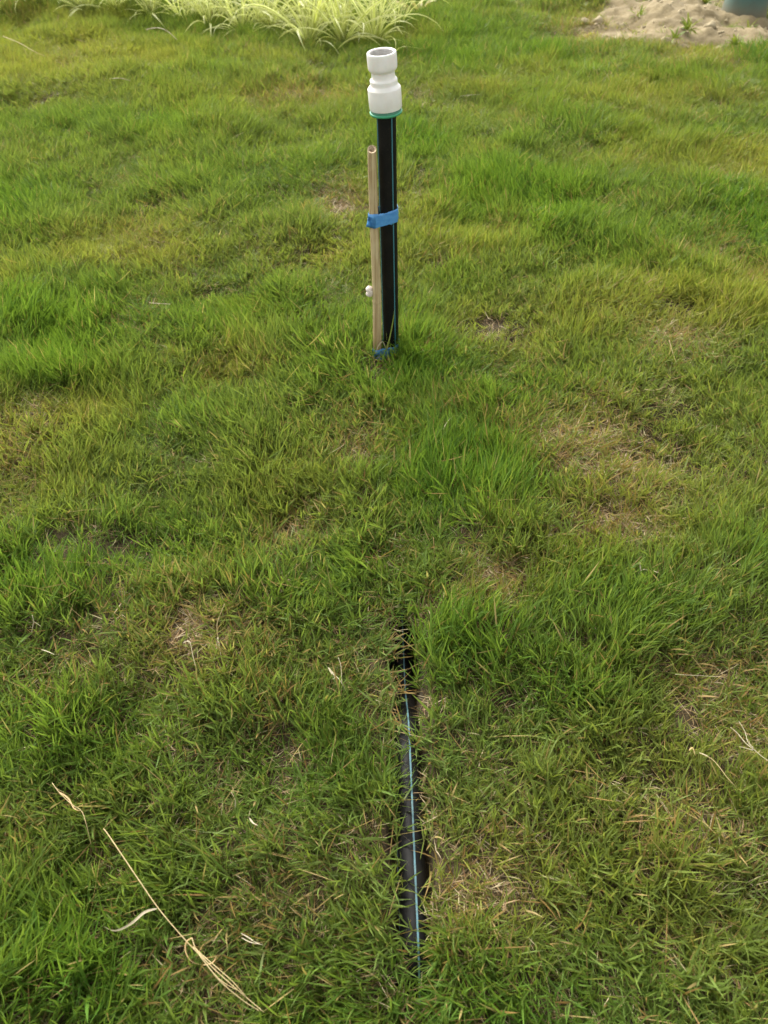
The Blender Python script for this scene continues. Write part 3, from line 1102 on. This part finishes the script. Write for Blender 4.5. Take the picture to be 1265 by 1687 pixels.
litter("forked_straw", "upright forked dry straw standing in the brown patch of grass", "straw",
       tubes=[("stem", [(370, 995, .07), (358, 1026, .055), (359, 1050, .045)], .0010, .0018, m_straw),
              ("spike", [(359, 1048, .045), (356, 1070), (351, 1092)], .0016, .0007, m_pale, .4),
              ("spike", [(359, 1050, .045), (362, 1070), (366, 1090)], .0018, .0008, m_pale, .4)], z=.04)
litter("curved_straw", "curved pale straw with a hooked top beside the forked straw", "straw",
       tubes=[("stem", [(303, 1056), (313, 1060), (317, 1078), (322, 1097), (328, 1108, .03)], .0011, .0007, m_pale)],
       leaves=[("husk", [(302, 1059), (310, 1056), (315, 1060)], .005, m_pale, .3)], z=.045)
litter("broken_stem", "broken beige grass stem with frayed tip lying close to the pipe groove", "grass stalk",
       tubes=[("stem", [(569, 1137, .04), (562, 1124), (552, 1112), (541, 1100)], .0012, .0014, m_pale, .3),
              ("spike", [(563, 1124), (562, 1104), (561, 1094), (557, 1083)], .0008, .0009, m_pale)],
       leaves=[("husk", [(552, 1112), (546, 1108), (540, 1099)], .007, m_pale, .8), ("husk", [(551, 1111), (551, 1117), (547, 1119)], .003, m_pale, .2)], z=.055)
litter("bleached_husk", "small bleached grass husk standing in green grass below the bare patch", "husk",
       leaves=[("husk", [(1057, 945, .045), (1055, 936), (1054, 925, .065)], .006, m_pale, .8), ("husk", [(1056, 940), (1062, 938), (1068, 940)], .004, m_pale, .3),
               ("husk", [(1076, 940), (1082, 943), (1086, 942)], .004, m_pale, .3)], z=.055)
litter("straw_piece", "short straight straw leaning beside the small tan patch", "straw",
       tubes=[("stem", [(1102, 560, .05), (1108, 580, .05), (1115, 600, .04)], .0016, .0012, m_straw)], z=.05)
litter("curled_blade", "curled white dry blade looping above the grass past the pipe foot", "grass blade",
       leaves=[("blade", [(737, 720, .05), (731, 707, .06), (737, 695, .07), (748, 685, .075), (760, 686, .07)], .0045, m_pale, 1.2)], z=.05)
litter("fallen_straw", "short pale straw lying flat on bright green grass away from the cane", "straw",
       tubes=[("stem", [(246, 499, .065), (262, 500, .07), (281, 501, .065)], .0022, .0016, m_pale)], z=.06)
litter("bent_straw", "thin bent straw over the small brown hollow below the cane", "straw",
       tubes=[("stem", [(540, 748, .04), (552, 742, .05), (566, 733, .06)], .0013, .0010, m_pale)], z=.05)
litter("white_seed_stalk", "small white seed stalk rising from shaded grass near the frame edge", "seed head",
       tubes=[("stem", [(52, 1042, .04), (55, 1025, .055), (53, 1013, .065)], .0009, .0012, m_pale, .4), ("spike", [(55, 1024, .055), (62, 1028), (67, 1032)], .0010, .0007, m_pale)],
       leaves=[("husk", [(68, 1070), (80, 1074), (90, 1079)], .0035, m_pale, .2)], z=.055)
litter("long_straw", "thin level straw crossing yellowish grass near the other frame edge", "straw",
       tubes=[("stem", [(1112, 1111), (1150, 1113), (1189, 1115)], .0009, .0007, m_pale)], z=.055)
litter("fallen_husk", "pale split husk resting between the groove and the long straw stalk", "husk",
       leaves=[("husk", [(396, 1537), (410, 1545), (420, 1552), (433, 1557)], .004, m_pale, .5), ("husk", [(398, 1545), (412, 1552), (428, 1556)], .003, m_pale, .2)], z=.05)
litter("small_husk", "tiny whitish husk caught on grass above the split husk", "husk",
       leaves=[("husk", [(411, 1348), (417, 1356), (425, 1360)], .006, m_pale, .5)], z=.055)
litter("upright_seed_blade", "tiny upright white seed blade among dark green foreground grass", "seed head",
       leaves=[("blade", [(387, 1332, .04), (388, 1322, .055), (387, 1314, .07)], .006, m_pale, .3)], z=.05)
litter("reddish_stalk", "thin reddish upright grass stalk in green grass close to the groove line", "grass stalk",
       tubes=[("stem", [(717, 925, .01), (715, 905, .045), (714, 886, .075)], .0010, .0016, m_rust)], z=.05)
litter("slender_straw", "slender straw lying on olive grass above the large bare patch", "straw",
       tubes=[("stem", [(1062, 641, .06), (1078, 643, .065), (1096, 637, .06)], .0012, .0009, m_straw)], z=.06)
litter("arched_seed_runner", "arched seed runner beaded with pale seeds in front of the striped plants", "seed head",
       tubes=[("stem", [(241, 49, .10), (258, 46, .11), (275, 51, .10), (292, 66, .06)], .0035, .0025, m_pale, .9)], z=.09)
litter("beaded_stalk", "short beaded stalk curved over grass below the seed runner", "seed head",
       tubes=[("stem", [(180, 130, .06), (198, 129, .08), (214, 133, .06)], .0028, .0022, m_pale, .9)], z=.07)
litter("dry_runner", "long faint dry runner lying over the yellow grass near the corner", "grass stalk",
       tubes=[("stem", [(5, 60, .07), (30, 70, .08), (55, 84, .07), (75, 93, .05)], .0030, .0018, m_straw)], z=.07)
litter("pale_leaf_tip", "narrow pale leaf lying on the far lawn between pipe and soil mound", "grass blade",
       leaves=[("blade", [(758, 158, .06), (775, 157, .07), (792, 155, .06)], .008, m_pale, .3)], z=.06)

# blades at the foot of the cane and pipe
litter("tall_grass", "long green grass blade leaning up across the face of the black pipe", "grass blade",
       leaves=[("blade", [at_px for at_px in [(634, 578, .01), (638, 570, .06), (642, 556, .11), (647, 530, .19), (650, 508, .25)]], .0095, m_fresh, 0.9),
               ("blade", [(636, 574, .01), (637, 560, .06), (636, 545, .10)], .004, m_fresh, .5)], z=.02)
litter("withered_grass", "dry folded blade curling over the foot of the bamboo cane", "grass blade",
       leaves=[("blade", [(636, 575, .045), (630, 563, .07), (622, 572, .07), (618, 585, .05)], .006, m_pale, 1.6),
               ("blade", [(637, 562, .05), (639, 570, .05), (636, 577, .04)], .0045, m_rust, .6)], z=.04)

# ------------------------------------------------------------------ clumps of striped leaves behind the lawn
def leaf_mesh(length, width, rise, droop, mat, name="leaf"):
    """one arching leaf from the origin along +X"""
    v, f, al, sd_ = [], [], [], []
    n = 9
    pos, ang = Vector((0, 0, 0)), rise
    for i in range(n + 1):
        t = i / n
        w = width * 0.5 * ((0.55 + 0.45 * min(1, t * 3)) * (1 - t ** 2.4) ** 0.75 + 0.015)
        nrm = Vector((-math.sin(ang), 0, math.cos(ang)))
        for q in (-1, -0.35, 0, 0.35, 1):
            v.append(pos + Vector((0, w * q, 0)) + nrm * (abs(q) * w * 0.35))
            al.append(t); sd_.append(0.5 + 0.5 * q)
        pos = pos + Vector((math.cos(ang), 0, math.sin(ang))) * (length / n)
        ang -= droop / n * (0.5 + t)
    for i in range(n):
        for q in range(4):
            a = i * 5 + q
            f.append((a, a + 1, a + 6, a + 5))
    me = mesh_obj(name, v, f, mat, None, True, {"along": al, "side": sd_}, link=False).data
    return me


def clump(name, label, cat, loc, meshes, n, rs, group=None, s=1.0, lift=0.0, elev=(0.25, 1.2), mat_thin=False):
    mat_thin = name == 'striped_leaf_plant'
    root = empty(name, loc, label, cat, group)
    for k in range(n):
        me = rs.choice(meshes)
        o = bpy.data.objects.new("leaf", me)
        COL.objects.link(o)
        o.parent = root
        az = k * 2.39996 + rs.uniform(-.4, .4)
        sc = s * rs.uniform(0.5, 1.2)
        o.location = (math.cos(az) * 0.012, math.sin(az) * 0.012, lift)
        o.rotation_euler = (rs.uniform(-.6, .6), -rs.uniform(*elev) + 0.5, az)
        o.scale = (sc, sc * (rs.uniform(.40, .68) if mat_thin else 1), sc)
    return root


vl = [leaf_mesh(0.34, 0.018, 0.95, 2.0, m_vleaf), leaf_mesh(0.38, 0.020, 1.1, 1.7, m_vleaf), leaf_mesh(0.30, 0.017, 0.75, 1.5, m_vleaf),
      leaf_mesh(0.36, 0.016, 1.25, 1.1, m_vleaf), leaf_mesh(0.26, 0.019, 0.6, 1.9, m_vleaf), leaf_mesh(0.40, 0.019, 1.2, 2.3, m_vleaf)]
rs = random.Random(21)
front = [(92, 18), (135, 22), (195, 28), (252, 33), (306, 38), (345, 44), (398, 52), (448, 50), (508, 72), (565, 76), (618, 74), (655, 52)]
hints = ["outermost of the front row beside plain lawn", "second in the front row from the plain lawn", "small clump third in the front row", "with one leaf reaching flat over the lawn",
         "narrow upright clump above the seed runner", "fifth clump short of the white coupling", "with a leaf drooping onto the mown grass", "set back in a gap of the front row",
         "broad clump with widely arching leaves", "dense clump next to the coupling", "directly behind the white coupling", "last of the row, past the white coupling"]
for (px, py), hnt in zip(front, hints):
    p = at(px, py)
    big = (1.3 if px > 480 else 1.1) * (0.7 if px > 640 else 1)
    clump("striped_leaf_plant", ("cream and green striped plant, " + hnt), "plant", (p.x, p.y, gz(p.x, p.y)), vl, rs.randint(42, 54) if px > 380 else 28, rs,
          "clumps of striped leaves along the lawn edge", big)
ORD = ['first', 'second', 'third', 'fourth', 'fifth', 'sixth', 'seventh', 'eighth', 'ninth', 'tenth', 'eleventh', 'twelfth', 'thirteenth']
for row, (y0, n, x0, x1) in enumerate([(6.05, 13, -2.9, 0.35), (6.55, 12, -3.2, 0.5)]):
    for i in range(n):
        px_ = x0 + (x1 - x0) * (i + 0.5) / n + rs.uniform(-.08, .08)
        py_ = y0 + rs.uniform(-.12, .12) - 0.10 * max(0, (px_ + 1.5) / 1.5)
        if row == 0 and px_ > -0.9: py_ -= 0.30
        if px_ > 0.18: continue
        clump("striped_leaf_plant", ("cream and green striped plant " + ("in the second row, " if row == 0 else "in the rearmost row, ") + ORD[i] + " counted from the plain lawn"), "plant", (px_, py_, gz(px_, py_)), vl, 34 if row == 0 else 20, rs,
              "crowded striped plants behind the front row", 1.3)
yl = [leaf_mesh(0.20, 0.034, 0.8, 1.6, m_yleaf), leaf_mesh(0.16, 0.04, 0.5, 1.2, m_yleaf), leaf_mesh(0.22, 0.03, 1.1, 1.5, m_yleaf)]
p = at(690, 34)
clump("yellowing_plant", "broad-leaved yellowing plant at the end of the striped row", "plant", (p.x, p.y, 0), yl, 16, rs, None, 1.0)
tl = leaf_mesh(0.20, 0.014, 0.7, 1.5, m_vleaf)
p = at(648, 93)
litter("stray_leaf", "single striped leaf arching out beside the rim of the coupling", "leaf",
       leaves=[("blade", [(640, 98, .02), (652, 84, .10), (664, 77, .13), (680, 78, .12), (697, 81, .10)], .014, m_vleaf, .3)], z=.05)

# ------------------------------------------------------------------ soil mound and what stands on it
mx = np.arange(0.75, 4.2, 0.022)
my = np.arange(4.4, 6.9, 0.022)


def mound_z(x, y):
    h = mound_h(x, y)
    rough = (fbm(x, y, 0.20, 201, 4) - 0.5) * 0.15 + (vnoise(x, y, 0.035, 205) - 0.5) * 0.016
    g_ = ground_z(x, y)
    return g_ + np.where(h > 0.004, h + rough * sstep(0.008, 0.05, h) - 0.008, -0.05)


mound, x, y = grid_obj("soil_mound", mx, my, mound_z, m_sand, lambda x, y: mound_h(x, y) > 0.002)
tag(mound, kind='structure')


def mz(x, y):
    return float(mound_z(np.array([x]), np.array([y]))[0])


def clod_mesh(seed, r):
    rs_ = random.Random(seed)
    v, f = [], []
    us, vs = 9, 6
    ph = [rs_.uniform(0, 6.28) for _ in range(6)]
    v.append(Vector((0, 0, r)))
    for j in range(1, vs):
        for i in range(us):
            a, b_ = 2 * math.pi * i / us, math.pi * j / vs
            rr = r * (1 + 0.18 * math.sin(2 * a + ph[0]) + 0.15 * math.sin(3 * b_ + ph[1] + a) + rs_.uniform(-.12, .12))
            v.append(Vector((math.sin(b_) * math.cos(a) * rr * 1.15, math.sin(b_) * math.sin(a) * rr * 0.95, math.cos(b_) * rr * 0.7)))
    v.append(Vector((0, 0, -r * .7)))
    for i in range(us): f.append((0, 1 + i, 1 + (i + 1) % us))
    for j in range(vs - 2):
        for i in range(us):
            a, b_ = 1 + j * us + i, 1 + j * us + (i + 1) % us
            f.append((a, a + us, b_ + us, b_))
    e = len(v) - 1
    for i in range(us): f.append((e, 1 + (vs - 2) * us + (i + 1) % us, 1 + (vs - 2) * us + i))
    return v, f


m_clod, nt, b = new_mat("pale_clod")
n1 = noise_tex(nt, 60, 5)
nt.links.new(mixc(nt, maprange(nt, n1, 0.3, 0.7), (0.27, 0.22, 0.13), (0.40, 0.335, 0.21)), b.inputs["Base Color"])
b.inputs["Roughness"].default_value = 0.95
bump(nt, b, n1, 0.6, 0.004)
clods = [(1184, 76, .032, "pale clod of soil at the grassy foot of the mound"), (1098, 58, .026, "whitish clod in the middle of the mound face"),
         (1170, 45, .036, "largest pale clod lying on the flank of the mound"), (1018, 66, .030, "crumbled clod half sunk at the mound's grassy toe"),
         (985, 38, .034, "rounded clod on the low tail of the mound"), (1146, 17, .024, "small clod below the bright weed on the mound"),
         (962, 40, .028, "outermost clod on the low tail of the mound"), (1128, 62, .022, "clod beside the dark weed on the mound")]
for i, (px, py, r, lb) in enumerate(clods):
    p = at(px, py)
    p = at(px, py, max(0, mz(p.x, p.y)))
    v, f = clod_mesh(50 + i, r)
    o = mesh_obj("soil_clod", v, f, m_clod)
    o.location = (p.x, p.y, mz(p.x, p.y) + r * 0.25)
    tag(o, lb, "clod", "pale clods on the soil mound")
# crumbs of soil, beyond counting
V, Fc = [], []
cs = [clod_mesh(80 + i, 1.0) for i in range(5)]
for k in range(130):
    cx_, cy_, rx, ry, hh = random.choice(MOUND[:3])
    px_, py_ = cx_ + random.gauss(0, rx * .75), cy_ + random.gauss(0, ry * .75)
    if mound_h(np.array([px_]), np.array([py_]))[0] < 0.01: continue
    v, f = cs[k % 5]
    r = random.uniform(.004, .013)
    i0 = len(V)
    rz = Matrix.Rotation(random.uniform(0, 6.28), 3, 'Z')
    zz = mz(px_, py_)
    V += [rz @ q * r + Vector((px_, py_, zz + r * .12)) for q in v]
    Fc += [tuple(a + i0 for a in q) for q in f]
tag(mesh_obj("rubble", V, Fc, m_clod), kind='stuff')

wl = [leaf_mesh(0.11, 0.022, 0.9, 1.3, m_weed), leaf_mesh(0.09, 0.026, 0.5, 1.0, m_weed), leaf_mesh(0.13, 0.018, 1.2, 1.4, m_weed)]
for px, py, n, s, lb in [(1133, 48, 12, .9, "small green weed rooted in the middle of the mound"), (1155, 8, 16, 1.1, "bright green weed on the crest of the mound"),
                         (1233, 52, 11, .9, "low weed with darker leaves below the teal post"), (955, 16, 12, .9, "yellow-green weed standing past the low tail of the mound"),
                         (1212, 74, 14, .8, "scrubby weed at the grassy foot of the mound near the teal post"), (1052, 28, 9, .8, "thin weed behind the low tail of the mound"),
                         (1112, 62, 7, .8, "sparse dark weed on the lower mound face")]:
    p = at(px, py)
    zz = max(gz(p.x, p.y), mz(p.x, p.y)) if mound_h(np.array([p.x]), np.array([p.y]))[0] > .01 else gz(p.x, p.y)
    p = at(px, py, zz)
    clump("weed", lb, "weed", (p.x, p.y, zz - .003), wl, n * 2, rs, None, s * .8, 0, (-.3, 1.3))

# teal post with a flared, muddy foot
p = at(1233, 34, 0.02)
post = empty("teal_post", (p.x, p.y, 0.0), "blue-green painted post with a mud-stained flared foot behind the soil mound", "post")
c0 = Vector((p.x, p.y + .12, 0.0))
mpp = depth(c0) / F
prof = [(-.05, 38), (.02, 37), (.06, 35), (.16, 32.5), (.30, 30), (.60, 27), (.85, 25)]
lathe("shaft", [(c0 + Vector((0, 0, h)), (0, 0, 1), r * mpp) for h, r in prof], m_teal, post, 32, True, False)
lathe("rim", [(c0 + Vector((0, 0, .85)), (0, 0, 1), 25.8 * mpp), (c0 + Vector((0, 0, .88)), (0, 0, 1), 25.8 * mpp), (c0 + Vector((0, 0, .885)), (0, 0, 1), 10 * mpp)], m_teal, post, 32, True, True)
